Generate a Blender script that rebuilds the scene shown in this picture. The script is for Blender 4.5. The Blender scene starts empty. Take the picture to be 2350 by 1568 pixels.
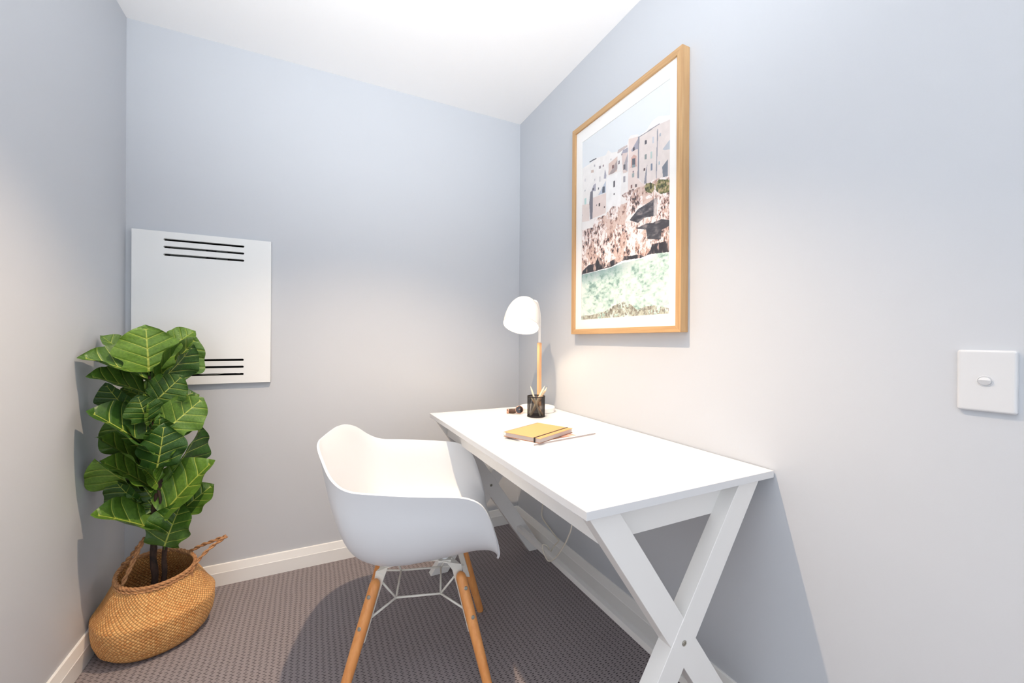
import bpy, bmesh, math, random
import numpy as np
from mathutils import Vector, Matrix, noise
random.seed(7)
sc = bpy.context.scene
C = sc.collection
PI = math.pi

# ---------------------------------------------------------------- camera
cd = bpy.data.cameras.new('camera'); cam = bpy.data.objects.new('camera', cd); C.objects.link(cam)
cd.sensor_width = 36; cd.lens = 14.232; cd.clip_start = .02
yaw, pitch, roll = 0.4573, -0.0022, 0.0062
d = Vector((math.sin(yaw)*math.cos(pitch), math.cos(yaw)*math.cos(pitch), math.sin(pitch)))
r = Vector((math.cos(yaw), -math.sin(yaw), 0)); u = r.cross(d)
r, u = r*math.cos(roll)+u*math.sin(roll), -r*math.sin(roll)+u*math.cos(roll)
cam.matrix_world = Matrix(((r.x, u.x, -d.x, -1.1396), (r.y, u.y, -d.y, -2.219), (r.z, u.z, -d.z, 1.11), (0, 0, 0, 1)))
sc.camera = cam

# ---------------------------------------------------------------- world, lights, exposure
sc.view_settings.view_transform = 'Standard'; sc.view_settings.look = 'None'
sc.view_settings.gamma = 1; sc.view_settings.use_curve_mapping = False
sc.view_settings.exposure = 0.0
wd = bpy.data.worlds.new('daylight'); sc.world = wd; wd.use_nodes = True
wd.node_tree.nodes['Background'].inputs[0].default_value = (.89, .94, 1, 1)
wd.node_tree.nodes['Background'].inputs[1].default_value = 1.5

def light(name, kind, loc, power, col, size=.1, aim=None, **kw):
    l = bpy.data.lights.new(name, kind); l.energy = power; l.color = col
    if kind == 'AREA':
        l.shape = kw.pop('shape', 'SQUARE'); l.size = size
    else: l.shadow_soft_size = size
    for k, v in kw.items(): setattr(l, k, v)
    o = bpy.data.objects.new(name, l); C.objects.link(o); o.location = loc
    if aim is not None:
        o.rotation_euler = (Vector(aim)-Vector(loc)).to_track_quat('-Z', 'Y').to_euler()
    return o
# warm recessed downlight in the ceiling above the chair
light('ceiling_downlight', 'SPOT', (-.90, -1.08, 2.425), 130, (1, .74, .50), .014, aim=(-.90, -1.08, 0), spot_size=math.radians(104), spot_blend=.7)
# photographer's flash over the camera and an added up-light brightening the ceiling
light('camera_flash', 'POINT', (-1.32, -2.25, 1.48), 0.8, (.90, .95, 1), .05)
light('ceiling_fill', 'AREA', (-1.15, -2.45, 1.45), 18.5, (.94, .97, 1), .6, aim=(-1.0, -1.55, 2.44), spread=math.radians(92))
# unseen area fill added behind the camera for soft cool ambient light
light('cool_fill', 'AREA', (-2.6, -4.2, 1.3), 4.5, (.90, .95, 1), 1.8, aim=(-.9, 0, 1.0))

# ---------------------------------------------------------------- materials
def srgb(*c):
    return tuple(((x/255)/12.92 if x/255 <= .04045 else ((x/255+.055)/1.055)**2.4) for x in c)+(1,)
class NT:
    def __init__(s, name):
        s.m = bpy.data.materials.new(name); s.m.use_nodes = True; s.t = s.m.node_tree
        s.b = s.t.nodes['Principled BSDF']
    def n(s, typ, **kw):
        x = s.t.nodes.new(typ)
        for k, v in kw.items():
            if k.startswith('i_'):
                x.inputs[int(k[2:])].default_value = v
            else: setattr(x, k, v)
        return x
    def l(s, a, b, ao=0, bi=0):
        s.t.links.new(a.outputs[ao], b.inputs[bi])
    def math(s, op, a, b=None, c=None):
        x = s.t.nodes.new('ShaderNodeMath'); x.operation = op
        for i, v in enumerate((a, b, c)):
            if v is None: continue
            if isinstance(v, (int, float)): x.inputs[i].default_value = v
            else: s.t.links.new(v, x.inputs[i])
        return x.outputs[0]
    def mix(s, fac, a, b):
        x = s.t.nodes.new('ShaderNodeMix'); x.data_type = 'RGBA'
        for sock, v in ((x.inputs[0], fac), (x.inputs[6], a), (x.inputs[7], b)):
            if isinstance(v, (int, float, tuple)): sock.default_value = v
            else: s.t.links.new(v, sock)
        return x.outputs[2]
    def bump(s, h, strength=.3, dist=.002):
        x = s.t.nodes.new('ShaderNodeBump'); x.inputs['Strength'].default_value = strength; x.inputs['Distance'].default_value = dist
        s.t.links.new(h, x.inputs['Height']); s.t.links.new(x.outputs[0], s.b.inputs['Normal'])
def simple(name, col, rough=.5, metal=0, spec=.5, bump=0, scale=200, var=0, coat=0):
    k = NT(name); k.b.inputs['Base Color'].default_value = col; k.b.inputs['Roughness'].default_value = rough
    k.b.inputs['Metallic'].default_value = metal; k.b.inputs['Specular IOR Level'].default_value = spec
    k.b.inputs['Coat Weight'].default_value = coat
    if bump or var:
        tc = k.n('ShaderNodeTexCoord'); nz = k.n('ShaderNodeTexNoise'); nz.inputs['Scale'].default_value = scale
        k.l(tc, nz, 3, 0)
        if bump: k.bump(nz.outputs[0], bump, .001)
        if var:
            c2 = tuple(x*(1-var) for x in col[:3])+(1,)
            k.t.links.new(k.mix(nz.outputs[0], col, c2), k.b.inputs['Base Color'])
    return k.m

M = {}
M['wall'] = simple('wall_paint', srgb(200, 204, 210), .55, spec=.3, bump=.06, scale=350)
M['ceiling'] = simple('ceiling_paint', srgb(250, 250, 250), .8, spec=.2)
M['trim'] = simple('trim_gloss_paint', srgb(240, 240, 238), .35)
M['white_lam'] = simple('white_laminate', srgb(221, 222, 224), .38, spec=.4)
M['white_paint'] = simple('white_painted_timber', srgb(234, 233, 231), .42, bump=.04, scale=60)
M['shell'] = simple('white_polypropylene', srgb(226, 229, 233), .42, bump=.05, scale=900)
M['panel'] = simple('panel_white', srgb(238, 240, 240), .4)
M['wire'] = simple('white_powdercoat', srgb(236, 234, 226), .4)
M['steel'] = simple('screw_steel', srgb(170, 168, 160), .3, metal=1)
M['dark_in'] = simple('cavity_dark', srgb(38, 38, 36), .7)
M['grey_metal'] = simple('grey_metal_strip', srgb(120, 124, 122), .5, metal=.6)
M['switch'] = simple('switch_plastic', srgb(214, 216, 219), .3)
M['lampw'] = simple('lamp_white_enamel', srgb(244, 243, 240), .3)
M['cord'] = simple('cord_white_pvc', srgb(226, 220, 206), .45)
M['mat'] = simple('mat_board', srgb(250, 249, 247), .8)
M['paper'] = simple('paper_edges', srgb(196, 184, 180), .8, bump=.3, scale=800)
M['cover'] = simple('mustard_cover', srgb(222, 164, 104), .6, bump=.05, scale=500)
M['cover_brown'] = simple('cover_edge_brown', srgb(150, 98, 60), .6)
M['elastic'] = simple('black_elastic', srgb(28, 22, 20), .7)
M['blackmesh'] = simple('black_wire_mesh', srgb(34, 28, 26), .45, metal=.3)
M['rosegold'] = simple('rose_gold', srgb(226, 176, 152), .25, metal=.9)
M['dial'] = simple('watch_dial_dark', srgb(38, 28, 26), .12, coat=1)
M['leather'] = simple('brown_leather', srgb(74, 50, 36), .5, bump=.4, scale=500)
M['cream'] = simple('cream_wood', srgb(240, 228, 200), .5)
M['peach'] = simple('peach_wood', srgb(232, 196, 160), .5)
M['graphite'] = simple('graphite', srgb(50, 48, 50), .4)
M['darkpatch'] = simple('dark_fixture', srgb(20, 20, 20), .5)

def wood(name, c1, c2, scale=(3, 60, 60), rough=.42):
    k = NT(name); tc = k.n('ShaderNodeTexCoord'); mp = k.n('ShaderNodeMapping'); k.l(tc, mp, 3, 0)
    mp.inputs['Scale'].default_value = scale
    nz = k.n('ShaderNodeTexNoise'); nz.inputs['Scale'].default_value = 1; nz.inputs['Detail'].default_value = 5; nz.inputs['Roughness'].default_value = .6
    k.l(mp, nz)
    cr = k.n('ShaderNodeValToRGB'); cr.color_ramp.elements[0].position = .3; cr.color_ramp.elements[1].position = .7
    cr.color_ramp.elements[0].color = c2; cr.color_ramp.elements[1].color = c1
    k.l(nz, cr); k.l(cr, k.b); k.b.inputs['Roughness'].default_value = rough
    k.bump(nz.outputs[0], .08, .0005)
    return k.m
M['oak_v'] = wood('oak_frame_vertical', srgb(208, 170, 122), srgb(186, 144, 98), (90, 90, 4))
M['oak_h'] = wood('oak_frame_horizontal', srgb(208, 170, 122), srgb(186, 144, 98), (90, 4, 90))
M['beech'] = wood('beech_leg', srgb(236, 166, 100), srgb(218, 142, 78), (70, 70, 5))
M['lampwood'] = wood('lamp_post_wood', srgb(232, 186, 140), srgb(206, 150, 108), (90, 90, 6))

# woven seagrass: plait of diagonal strips over the basket's UVs
def seagrass():
    k = NT('woven_seagrass'); tc = k.n('ShaderNodeTexCoord'); sp = k.n('ShaderNodeSeparateXYZ'); k.l(tc, sp, 2, 0)
    ua = k.math('MULTIPLY', sp.outputs[0], 84.0); va = k.math('MULTIPLY', sp.outputs[1], 40.0)
    U = k.math('ADD', ua, va); V = k.math('ADD', k.math('SUBTRACT', va, ua), 200.0)
    row = k.math('FLOOR', V); col = k.math('FLOOR', U)
    fu = k.math('FRACT', U); fv = k.math('FRACT', V)
    par = k.math('MODULO', k.math('ADD', row, col), 2.0)
    # over/under: strand curvature along u on even cells, along v on odd
    a = k.math('SINE', k.math('MULTIPLY', fu, PI)); b = k.math('SINE', k.math('MULTIPLY', fv, PI))
    a = k.math('POWER', a, .5); b = k.math('POWER', b, .5)
    fib = k.n('ShaderNodeTexNoise'); fib.inputs['Scale'].default_value = 1; mp = k.n('ShaderNodeMapping'); mp.inputs['Scale'].default_value = (900, 420, 1)
    k.l(tc, mp, 2, 0); k.l(mp, fib)
    h = k.math('MULTIPLY', a, b)
    h = k.math('ADD', h, k.math('MULTIPLY', fib.outputs[0], .25))
    big = k.n('ShaderNodeTexNoise'); big.inputs['Scale'].default_value = 14; k.l(tc, big, 3, 0)
    wn = k.n('ShaderNodeTexWhiteNoise', noise_dimensions='2D'); cb = k.n('ShaderNodeCombineXYZ')
    k.t.links.new(col, cb.inputs[0]); k.t.links.new(row, cb.inputs[1]); k.l(cb, wn)
    f = k.math('ADD', k.math('MULTIPLY', wn.outputs[0], .55), k.math('MULTIPLY', par, .3))
    f = k.math('ADD', f, k.math('MULTIPLY', k.math('SUBTRACT', big.outputs[0], .5), .7))
    c = k.mix(f, srgb(248, 196, 126), srgb(214, 142, 74))
    edge = k.math('LESS_THAN', k.math('MULTIPLY', a, b), .55)
    c = k.mix(k.math('MULTIPLY', edge, .42), c, srgb(130, 76, 36))
    k.t.links.new(c, k.b.inputs['Base Color']); k.b.inputs['Roughness'].default_value = .6
    k.bump(h, .9, .003); return k.m
M['seagrass'] = seagrass()
M['rope'] = wood('twisted_rope', srgb(206, 156, 108), srgb(140, 92, 56), (120, 120, 120), .75)
M['bark'] = wood('stem_bark', srgb(74, 52, 42), srgb(28, 22, 20), (60, 60, 30), .8)
M['soil'] = simple('dark_filler', srgb(60, 42, 32), .9, bump=.8, scale=90)

def leafmat():
    k = NT('fiddle_leaf'); tc = k.n('ShaderNodeTexCoord'); sp = k.n('ShaderNodeSeparateXYZ'); k.l(tc, sp, 2, 0)
    x = sp.outputs[0]; y = k.math('ABSOLUTE', k.math('SUBTRACT', sp.outputs[1], .5))
    oi = k.n('ShaderNodeObjectInfo')
    # side veins sweep forward from the midrib
    ph = k.math('FRACT', k.math('MULTIPLY', k.math('SUBTRACT', x, k.math('MULTIPLY', y, .75)), 5.0))
    vd = k.math('ABSOLUTE', k.math('SUBTRACT', ph, .5))
    taper = k.math('SUBTRACT', .042, k.math('MULTIPLY', y, .09))
    vein = k.math('LESS_THAN', vd, taper)
    mid = k.math('LESS_THAN', y, k.math('SUBTRACT', .017, k.math('MULTIPLY', x, .013)))
    soft = k.math('SMOOTH_MIN', k.math('MULTIPLY', vd, 5.0), 1.0, .3)
    nz = k.n('ShaderNodeTexNoise'); nz.inputs['Scale'].default_value = 22; k.l(tc, nz, 3, 0)
    base = k.mix(oi.outputs['Random'], srgb(48, 88, 26), srgb(120, 160, 54))
    base = k.mix(k.math('MULTIPLY', nz.outputs[0], .7), base, srgb(30, 66, 32))
    base = k.mix(k.math('MULTIPLY', k.math('MULTIPLY', k.math('MAXIMUM', vein, mid), k.math('LESS_THAN', x, .92)), .7), base, srgb(188, 198, 90))
    geo = k.n('ShaderNodeNewGeometry')
    c = k.mix(k.math('MULTIPLY', geo.outputs['Backfacing'], .5), base, srgb(70, 104, 50))
    k.t.links.new(c, k.b.inputs['Base Color']); k.b.inputs['Roughness'].default_value = .42
    k.b.inputs['Specular IOR Level'].default_value = .5
    h = k.math('ADD', soft, k.math('MULTIPLY', nz.outputs[0], .6)); k.bump(h, .5, .004)
    return k.m
M['leaf'] = leafmat()

def carpet():
    k = NT('loop_pile_carpet'); tc = k.n('ShaderNodeTexCoord'); sp = k.n('ShaderNodeSeparateXYZ'); k.l(tc, sp, 3, 0)
    nzw = k.n('ShaderNodeTexNoise'); nzw.inputs['Scale'].default_value = 7; k.l(tc, nzw, 3, 0)
    wob = k.math('MULTIPLY', k.math('SUBTRACT', nzw.outputs[0], .5), .012)
    X = k.math('MULTIPLY', k.math('ADD', sp.outputs[0], wob), 1/.0195); Y = k.math('MULTIPLY', k.math('ADD', sp.outputs[1], wob), 1/.0073)
    colx = k.math('FLOOR', X); fx = k.math('FRACT', X)
    Yo = k.math('ADD', Y, k.math('MULTIPLY', k.math('MODULO', colx, 2.0), .5)); fy = k.math('FRACT', Yo); rowy = k.math('FLOOR', Yo)
    sh = k.math('MULTIPLY', k.math('SUBTRACT', k.math('ABSOLUTE', k.math('MODULO', rowy, 2.0)), .5), .22)
    dx = k.math('ABSOLUTE', k.math('ADD', k.math('SUBTRACT', fx, .5), sh)); dy = k.math('ABSOLUTE', k.math('SUBTRACT', fy, .5))
    mx = k.math('SUBTRACT', 1.0, k.math('MULTIPLY', dx, 3.6)); my = k.math('SUBTRACT', 1.0, k.math('MULTIPLY', dy, 4.2))
    dash = k.math('MULTIPLY', k.math('MAXIMUM', mx, 0), k.math('MAXIMUM', my, 0)); dash = k.math('MINIMUM', k.math('MULTIPLY', dash, 3.0), 1.0)
    nz = k.n('ShaderNodeTexNoise'); nz.inputs['Scale'].default_value = 420; nz.inputs['Detail'].default_value = 3; k.l(tc, nz, 3, 0)
    big = k.n('ShaderNodeTexNoise'); big.inputs['Scale'].default_value = 2.5; k.l(tc, big, 3, 0)
    c = k.mix(nz.outputs[0], srgb(136, 130, 134), srgb(166, 158, 160))
    c = k.mix(k.math('MULTIPLY', big.outputs[0], .3), c, srgb(146, 134, 130))
    c = k.mix(k.math('MULTIPLY', dash, .85), c, srgb(66, 60, 66))
    k.t.links.new(c, k.b.inputs['Base Color']); k.b.inputs['Roughness'].default_value = .95; k.b.inputs['Specular IOR Level'].default_value = .1
    h = k.math('SUBTRACT', k.math('MULTIPLY', nz.outputs[0], .6), dash); k.bump(h, .8, .003)
    return k.m
M['carpet'] = carpet()

def glass():
    k = NT('picture_glass'); t = k.t; t.nodes.remove(k.b)
    tr = k.n('ShaderNodeBsdfTransparent'); gl = k.n('ShaderNodeBsdfGlossy'); gl.inputs['Roughness'].default_value = .02
    lw = k.n('ShaderNodeLayerWeight'); lw.inputs[0].default_value = .5; mx = k.n('ShaderNodeMixShader')
    fr = k.math('ADD', .02, k.math('MULTIPLY', k.math('POWER', lw.outputs[1], 5.0), .7)); t.links.new(fr, mx.inputs[0]); k.l(tr, mx, 0, 1); k.l(gl, mx, 0, 2); out = [n for n in t.nodes if n.type == 'OUTPUT_MATERIAL'][0]; k.l(mx, out)
    return k.m
M['glass'] = glass()
k = NT('printed_photograph'); at = k.n('ShaderNodeVertexColor', layer_name='ink'); k.l(at, k.b); k.b.inputs['Roughness'].default_value = .6; M['print'] = k.m
k = NT('bulb_glow'); k.b.inputs['Emission Color'].default_value = (1, .86, .66, 1); k.b.inputs['Emission Strength'].default_value = 30; M['bulb'] = k.m

# ---------------------------------------------------------------- helpers
def tag(o, label=None, cat=None, group=None, kind=None):
    if label: o['label'] = label
    if cat: o['category'] = cat
    if group: o['group'] = group
    if kind: o['kind'] = kind
    return o
def thing(name, label, cat, loc=(0, 0, 0), rotz=0, group=None):
    o = bpy.data.objects.new(name, None); C.objects.link(o); o.location = loc; o.rotation_euler = (0, 0, rotz)
    o.empty_display_size = .05
    return tag(o, label, cat, group)
def link(name, me, mat, parent=None, smooth=False):
    if mat is not None and not me.materials: me.materials.append(mat)
    if smooth:
        for p in me.polygons: p.use_smooth = True
    o = bpy.data.objects.new(name, me); C.objects.link(o)
    if parent: o.parent = parent
    return o
def fin(name, bm, mat, parent=None, smooth=False):
    me = bpy.data.meshes.new(name); bmesh.ops.recalc_face_normals(bm, faces=bm.faces); bm.to_mesh(me); bm.free()
    return link(name, me, mat, parent, smooth)
def box(bm, x0, x1, y0, y1, z0, z1, bev=0, mtx=None, seg=2):
    b = bmesh.new(); bmesh.ops.create_cube(b, size=1)
    bmesh.ops.scale(b, vec=(x1-x0, y1-y0, z1-z0), verts=b.verts); bmesh.ops.translate(b, vec=((x0+x1)/2, (y0+y1)/2, (z0+z1)/2), verts=b.verts)
    if bev: bmesh.ops.bevel(b, geom=b.edges[:], offset=bev, segments=seg, affect='EDGES', profile=.7)
    if mtx is not None: bmesh.ops.transform(b, matrix=mtx, verts=b.verts)
    me = bpy.data.meshes.new('t'); b.to_mesh(me); b.free(); bm.from_mesh(me); bpy.data.meshes.remove(me)
def boxo(name, mat, parent, *a, **k):
    bm = bmesh.new(); box(bm, *a, **k); return fin(name, bm, mat, parent)
def rings(bm, R, cap0=True, cap1=True, closed=True):
    vs = [[bm.verts.new(p) for p in ring] for ring in R]
    n = len(vs[0])
    for i in range(len(vs)-1):
        for j in range(n if closed else n-1):
            bm.faces.new((vs[i][j], vs[i][(j+1) % n], vs[i+1][(j+1) % n], vs[i+1][j]))
    if cap0: bm.faces.new(vs[0][::-1])
    if cap1: bm.faces.new(vs[-1])
    return vs
def frames(pts):
    P = [Vector(p) for p in pts]; T = []
    for i in range(len(P)):
        T.append((P[min(i+1, len(P)-1)]-P[max(i-1, 0)]).normalized())
    a = Vector((0, 0, 1)) if abs(T[0].z) < .9 else Vector((1, 0, 0))
    N = (a-T[0]*a.dot(T[0])).normalized(); out = []
    for i, t in enumerate(T):
        N = (N-t*N.dot(t)).normalized(); out.append((P[i], N, t.cross(N)))
    return out
def tube(bm, pts, rad, n=10):
    F = frames(pts); R = []
    for i, (p, a, b) in enumerate(F):
        q = rad[i] if isinstance(rad, (list, tuple)) else rad
        R.append([p+a*q*math.cos(2*PI*j/n)+b*q*math.sin(2*PI*j/n) for j in range(n)])
    rings(bm, R)
def smooth_path(pts, k=6):
    P = [Vector(p) for p in pts]; out = []
    for i in range(len(P)-1):
        p0, p1, p2, p3 = P[max(i-1, 0)], P[i], P[i+1], P[min(i+2, len(P)-1)]
        for j in range(k):
            t = j/k
            out.append(.5*((2*p1)+(p2-p0)*t+(2*p0-5*p1+4*p2-p3)*t*t+(3*p1-p0-3*p2+p3)*t**3))
    out.append(P[-1]); return out
def lathe(bm, prof, n=48, mtx=None, cap0=True, cap1=True):
    R = [[Vector((q*math.cos(2*PI*j/n), q*math.sin(2*PI*j/n), z)) for j in range(n)] for q, z in prof]
    if mtx is not None: R = [[mtx @ v for v in ring] for ring in R]
    rings(bm, R, cap0, cap1)
def disc_axis(loc, direction):
    return Matrix.Translation(loc) @ Vector(direction).to_track_quat('Z', 'Y').to_matrix().to_4x4()
def screw(name, loc, direction, rad, parent, mat=None):
    bm = bmesh.new(); lathe(bm, [(rad, -.001), (rad, .0012), (rad*.8, .002), (rad*.5, .002), (rad*.45, .0005), (.0001, .0005)], 16, disc_axis(loc, direction), cap1=False)
    return fin(name, bm, mat or M['steel'], parent, False)

W, H = 1.839, 2.4406
YB, YL = -3.3, -1.45
# ---------------------------------------------------------------- room
def struct(o): o['kind'] = 'structure'; return o
# walls stop short out of view behind and left, letting world light in
struct(boxo('floor', M['carpet'], None, -4.2, .1, -4.4, .1, -.05, 0))
struct(boxo('ceiling', M['ceiling'], None, -4.2, .1, -4.4, .1, H, H+.05))
struct(boxo('wall_left', M['wall'], None, -W-.1, -W, YL, .1, 0, H))
struct(boxo('wall_right', M['wall'], None, 0, .1, YB, .1, 0, H))
bm = bmesh.new(); hx0, hx1, hz0, hz1 = -1.76, -1.37, .93, 1.55
for a in ((-W, 0, 0, hz0), (-W, 0, hz1, H), (-W, hx0, hz0, hz1), (hx1, 0, hz0, hz1)): box(bm, a[0], a[1], 0, .1, a[2], a[3])
struct(fin('wall_back', bm, M['wall']))
def skirting(name, p0, p1, inward):
    # bevelled skirting profile: upright lower part, chamfered upper part
    prof = [(0, 0), (.016, 0), (.016, .058), (.0145, .060), (.007, .092), (.005, .0935), (0, .0935)]
    p0, p1, iv = Vector(p0), Vector(p1), Vector(inward); bm = bmesh.new()
    rings(bm, [[p+iv*a+Vector((0, 0, z)) for a, z in prof] for p in (p0, p1)])
    return struct(fin(name, bm, M['trim']))
skirting('baseboard_back', (-W, 0, 0), (0, 0, 0), (0, -1, 0))
skirting('baseboard_left', (-W, YL, 0), (-W, 0, 0), (1, 0, 0))
skirting('baseboard_right', (0, YB, 0), (0, 0, 0), (-1, 0, 0))

# print artwork: outlines on the sheet (0..1 across, 0..1 up) and ink colours
ART_POLYS=[
 ((246,243,241),[(-0.012,0.853),(0.112,0.854),(0.2,0.862),(0.32,0.846),(0.356,0.865),(0.391,0.841),(0.466,0.828),(0.491,0.829),(0.579,0.834),(0.595,0.858),(0.618,0.865),(0.692,0.85),(0.706,0.837),(0.776,0.841),(0.804,0.855),(0.838,0.869),(0.89,0.872),(0.989,0.846),(1.001,0.845),(1.007,0.512),(0.837,0.485),(0.625,0.459),(-0.02,0.452)]),
 ((232,222,218),[(0.706,0.836),(0.909,0.834),(1.007,0.825),(1.002,0.542),(0.765,0.595),(0.702,0.641)]),
 ((238,222,216),[(0.595,0.854),(0.695,0.839),(0.691,0.644),(0.765,0.595),(0.59,0.607)]),
 ((226,208,202),[(0.515,0.808),(0.586,0.81),(0.584,0.699),(0.533,0.702)]),
 ((222,200,190),[(0.359,0.792),(0.466,0.804),(0.464,0.731),(0.358,0.735)]),
 ((236,220,214),[(0.153,0.658),(0.33,0.649),(0.328,0.547),(0.151,0.545)]),
 ((236,222,216),[(-0.005,0.647),(0.108,0.636),(0.106,0.541),(-0.007,0.552)]),
 ((250,249,249),[(0.336,0.726),(0.513,0.719),(0.509,0.52),(0.332,0.546)]),
 ((172,170,184),[(0.624,0.793),(0.695,0.829),(0.694,0.782),(0.631,0.784)]),
 ((172,170,184),[(0.515,0.805),(0.531,0.818),(0.586,0.816),(0.586,0.793)]),
 ((178,172,178),[(0.546,0.749),(0.586,0.79),(0.584,0.702),(0.553,0.716)]),
 ((176,160,158),[(0.362,0.734),(0.466,0.787),(0.465,0.741),(0.423,0.73)]),
 ((172,170,184),[(0.3,0.73),(0.314,0.778),(0.332,0.741),(0.331,0.723)]),
 ((196,204,218),[(0.225,0.658),(0.327,0.713),(0.325,0.652)]),
 ((172,170,184),[(0.129,0.697),(0.159,0.725),(0.193,0.729),(0.192,0.688)]),
 ((120,118,130),[(0.103,0.641),(0.119,0.699),(0.154,0.696),(0.151,0.545),(0.118,0.546)]),
 ((190,196,204),[(0.932,0.716),(0.999,0.742),(0.999,0.7),(0.956,0.706)]),
 ((128,134,146),[(0.93,0.64),(0.98,0.661),(0.981,0.577),(0.939,0.587)]),
 ((150,150,160),[(0.758,0.604),(0.773,0.657),(0.789,0.685),(0.782,0.6)]),
 ((216,176,164),[(0.618,0.711),(0.623,0.756),(0.65,0.766),(0.679,0.752),(0.682,0.702)]),
 ((205,192,190),[(0.466,0.821),(0.475,0.833),(0.579,0.832),(0.582,0.821),(0.474,0.816)]),
 ((150,150,160),[(0.695,0.837),(0.709,0.835),(0.705,0.64),(0.691,0.644)]),
 ((150,152,162),[(0.882,0.819),(0.891,0.816),(0.88,0.6),(0.872,0.602)]),
 ((150,148,156),[(0.706,0.836),(0.902,0.837),(0.909,0.833),(0.709,0.831)]),
 ((90,88,96),[(0.097,0.867),(0.196,0.865),(0.2,0.859),(0.112,0.86)]),
 ((84,82,92),[(0.765,0.801),(0.784,0.798),(0.784,0.78),(0.764,0.782)]),
 ((140,150,150),[(0.762,0.736),(0.784,0.734),(0.784,0.711),(0.762,0.714)]),
 ((90,70,70),[(0.755,0.676),(0.771,0.675),(0.77,0.662),(0.755,0.662)]),
 ((205,208,214),[(0.838,0.796),(0.855,0.794),(0.854,0.766),(0.837,0.768)]),
 ((190,208,204),[(0.819,0.734),(0.838,0.732),(0.837,0.701),(0.819,0.702)]),
 ((130,140,160),[(0.825,0.679),(0.84,0.678),(0.839,0.647),(0.824,0.647)]),
 ((180,186,196),[(0.904,0.792),(0.918,0.791),(0.918,0.779),(0.904,0.78)]),
 ((180,190,196),[(0.898,0.67),(0.909,0.67),(0.909,0.657),(0.898,0.657)]),
 ((84,82,92),[(0.64,0.801),(0.661,0.799),(0.66,0.783),(0.639,0.785)]),
 ((96,100,110),[(0.635,0.75),(0.666,0.745),(0.666,0.715),(0.634,0.72)]),
 ((150,165,170),[(0.635,0.72),(0.666,0.715),(0.666,0.702),(0.635,0.707)]),
 ((84,82,92),[(0.641,0.689),(0.651,0.69),(0.651,0.682),(0.641,0.682)]),
 ((160,170,170),[(0.635,0.68),(0.656,0.678),(0.656,0.658),(0.635,0.66)]),
 ((100,98,104),[(0.538,0.745),(0.561,0.742),(0.561,0.717),(0.537,0.719)]),
 ((165,160,168),[(0.536,0.687),(0.561,0.685),(0.56,0.656),(0.535,0.658)]),
 ((140,100,96),[(0.62,0.627),(0.636,0.627),(0.636,0.61),(0.62,0.61)]),
 ((110,96,96),[(0.666,0.621),(0.686,0.619),(0.686,0.605),(0.666,0.606)]),
 ((120,84,80),[(0.404,0.773),(0.423,0.772),(0.422,0.756),(0.404,0.757)]),
 ((110,100,110),[(0.479,0.778),(0.493,0.778),(0.493,0.76),(0.478,0.761)]),
 ((90,84,92),[(0.42,0.69),(0.44,0.689),(0.44,0.658),(0.42,0.659)]),
 ((70,64,70),[(0.422,0.627),(0.436,0.628),(0.436,0.619),(0.422,0.618)]),
 ((92,98,112),[(0.282,0.691),(0.313,0.687),(0.312,0.655),(0.281,0.658)]),
 ((100,96,104),[(0.224,0.698),(0.237,0.699),(0.237,0.687),(0.223,0.686)]),
 ((80,66,66),[(0.233,0.613),(0.252,0.613),(0.252,0.596),(0.233,0.596)]),
 ((90,70,70),[(0.303,0.583),(0.318,0.584),(0.318,0.575),(0.303,0.574)]),
 ((84,82,92),[(0.201,0.611),(0.209,0.613),(0.209,0.606),(0.2,0.603)]),
 ((190,220,216),[(0.034,0.678),(0.061,0.677),(0.06,0.642),(0.034,0.643)]),
 ((100,96,104),[(0.148,0.711),(0.169,0.71),(0.169,0.697),(0.148,0.698)]),
 ((160,150,156),[(0.232,0.811),(0.26,0.808),(0.26,0.793),(0.232,0.796)]),
 ((190,186,190),[(0.166,0.833),(0.185,0.832),(0.185,0.821),(0.166,0.822)]),
 ((210,190,180),[(0.128,0.814),(0.164,0.809),(0.163,0.794),(0.128,0.799)]),
 ((214,212,216),[(0.032,0.786),(0.047,0.787),(0.047,0.771),(0.032,0.77)]),
 ((190,190,196),[(0.033,0.724),(0.048,0.725),(0.047,0.716),(0.033,0.715)]),
 ((190,186,190),[(0.242,0.751),(0.254,0.752),(0.253,0.726),(0.242,0.725)]),
 ((200,196,200),[(0.173,0.756),(0.185,0.757),(0.185,0.746),(0.173,0.744)]),
 ((84,82,92),[(-0.007,0.593),(0.005,0.594),(0.005,0.585),(-0.007,0.583)]),
 ((110,100,110),[(0.512,0.805),(0.525,0.805),(0.525,0.796),(0.512,0.796)]),
 ((150,130,130),[(0.285,0.805),(0.3,0.805),(0.299,0.794),(0.285,0.794)]),
 ((190,186,190),[(0.382,0.812),(0.394,0.813),(0.394,0.804),(0.382,0.804)]),
]
ART_ROCK=[(-0.013,0.507),(0.152,0.498),(0.185,0.539),(0.32,0.536),(0.409,0.564),(0.483,0.554),(0.59,0.552),(0.519,0.598),(0.59,0.607),(0.765,0.595),(0.866,0.603),(1.008,0.585),(1.014,0.26),(0.817,0.275),(0.733,0.268),(0.532,0.276),(0.403,0.26),(-0.012,0.255)]
ART_CAVE=[(0.61,0.462),(0.699,0.498),(0.858,0.515),(0.853,0.439),(0.769,0.447),(0.698,0.434)]
ART_CAVE2=[(0.679,0.41),(0.782,0.418),(0.842,0.411),(0.929,0.414),(1.003,0.397),(1.003,0.374),(0.928,0.366),(0.92,0.327),(0.796,0.345),(0.782,0.39)]
ART_PILLAR=[(0.854,0.516),(0.887,0.515),(0.885,0.436),(0.853,0.439)]
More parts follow.
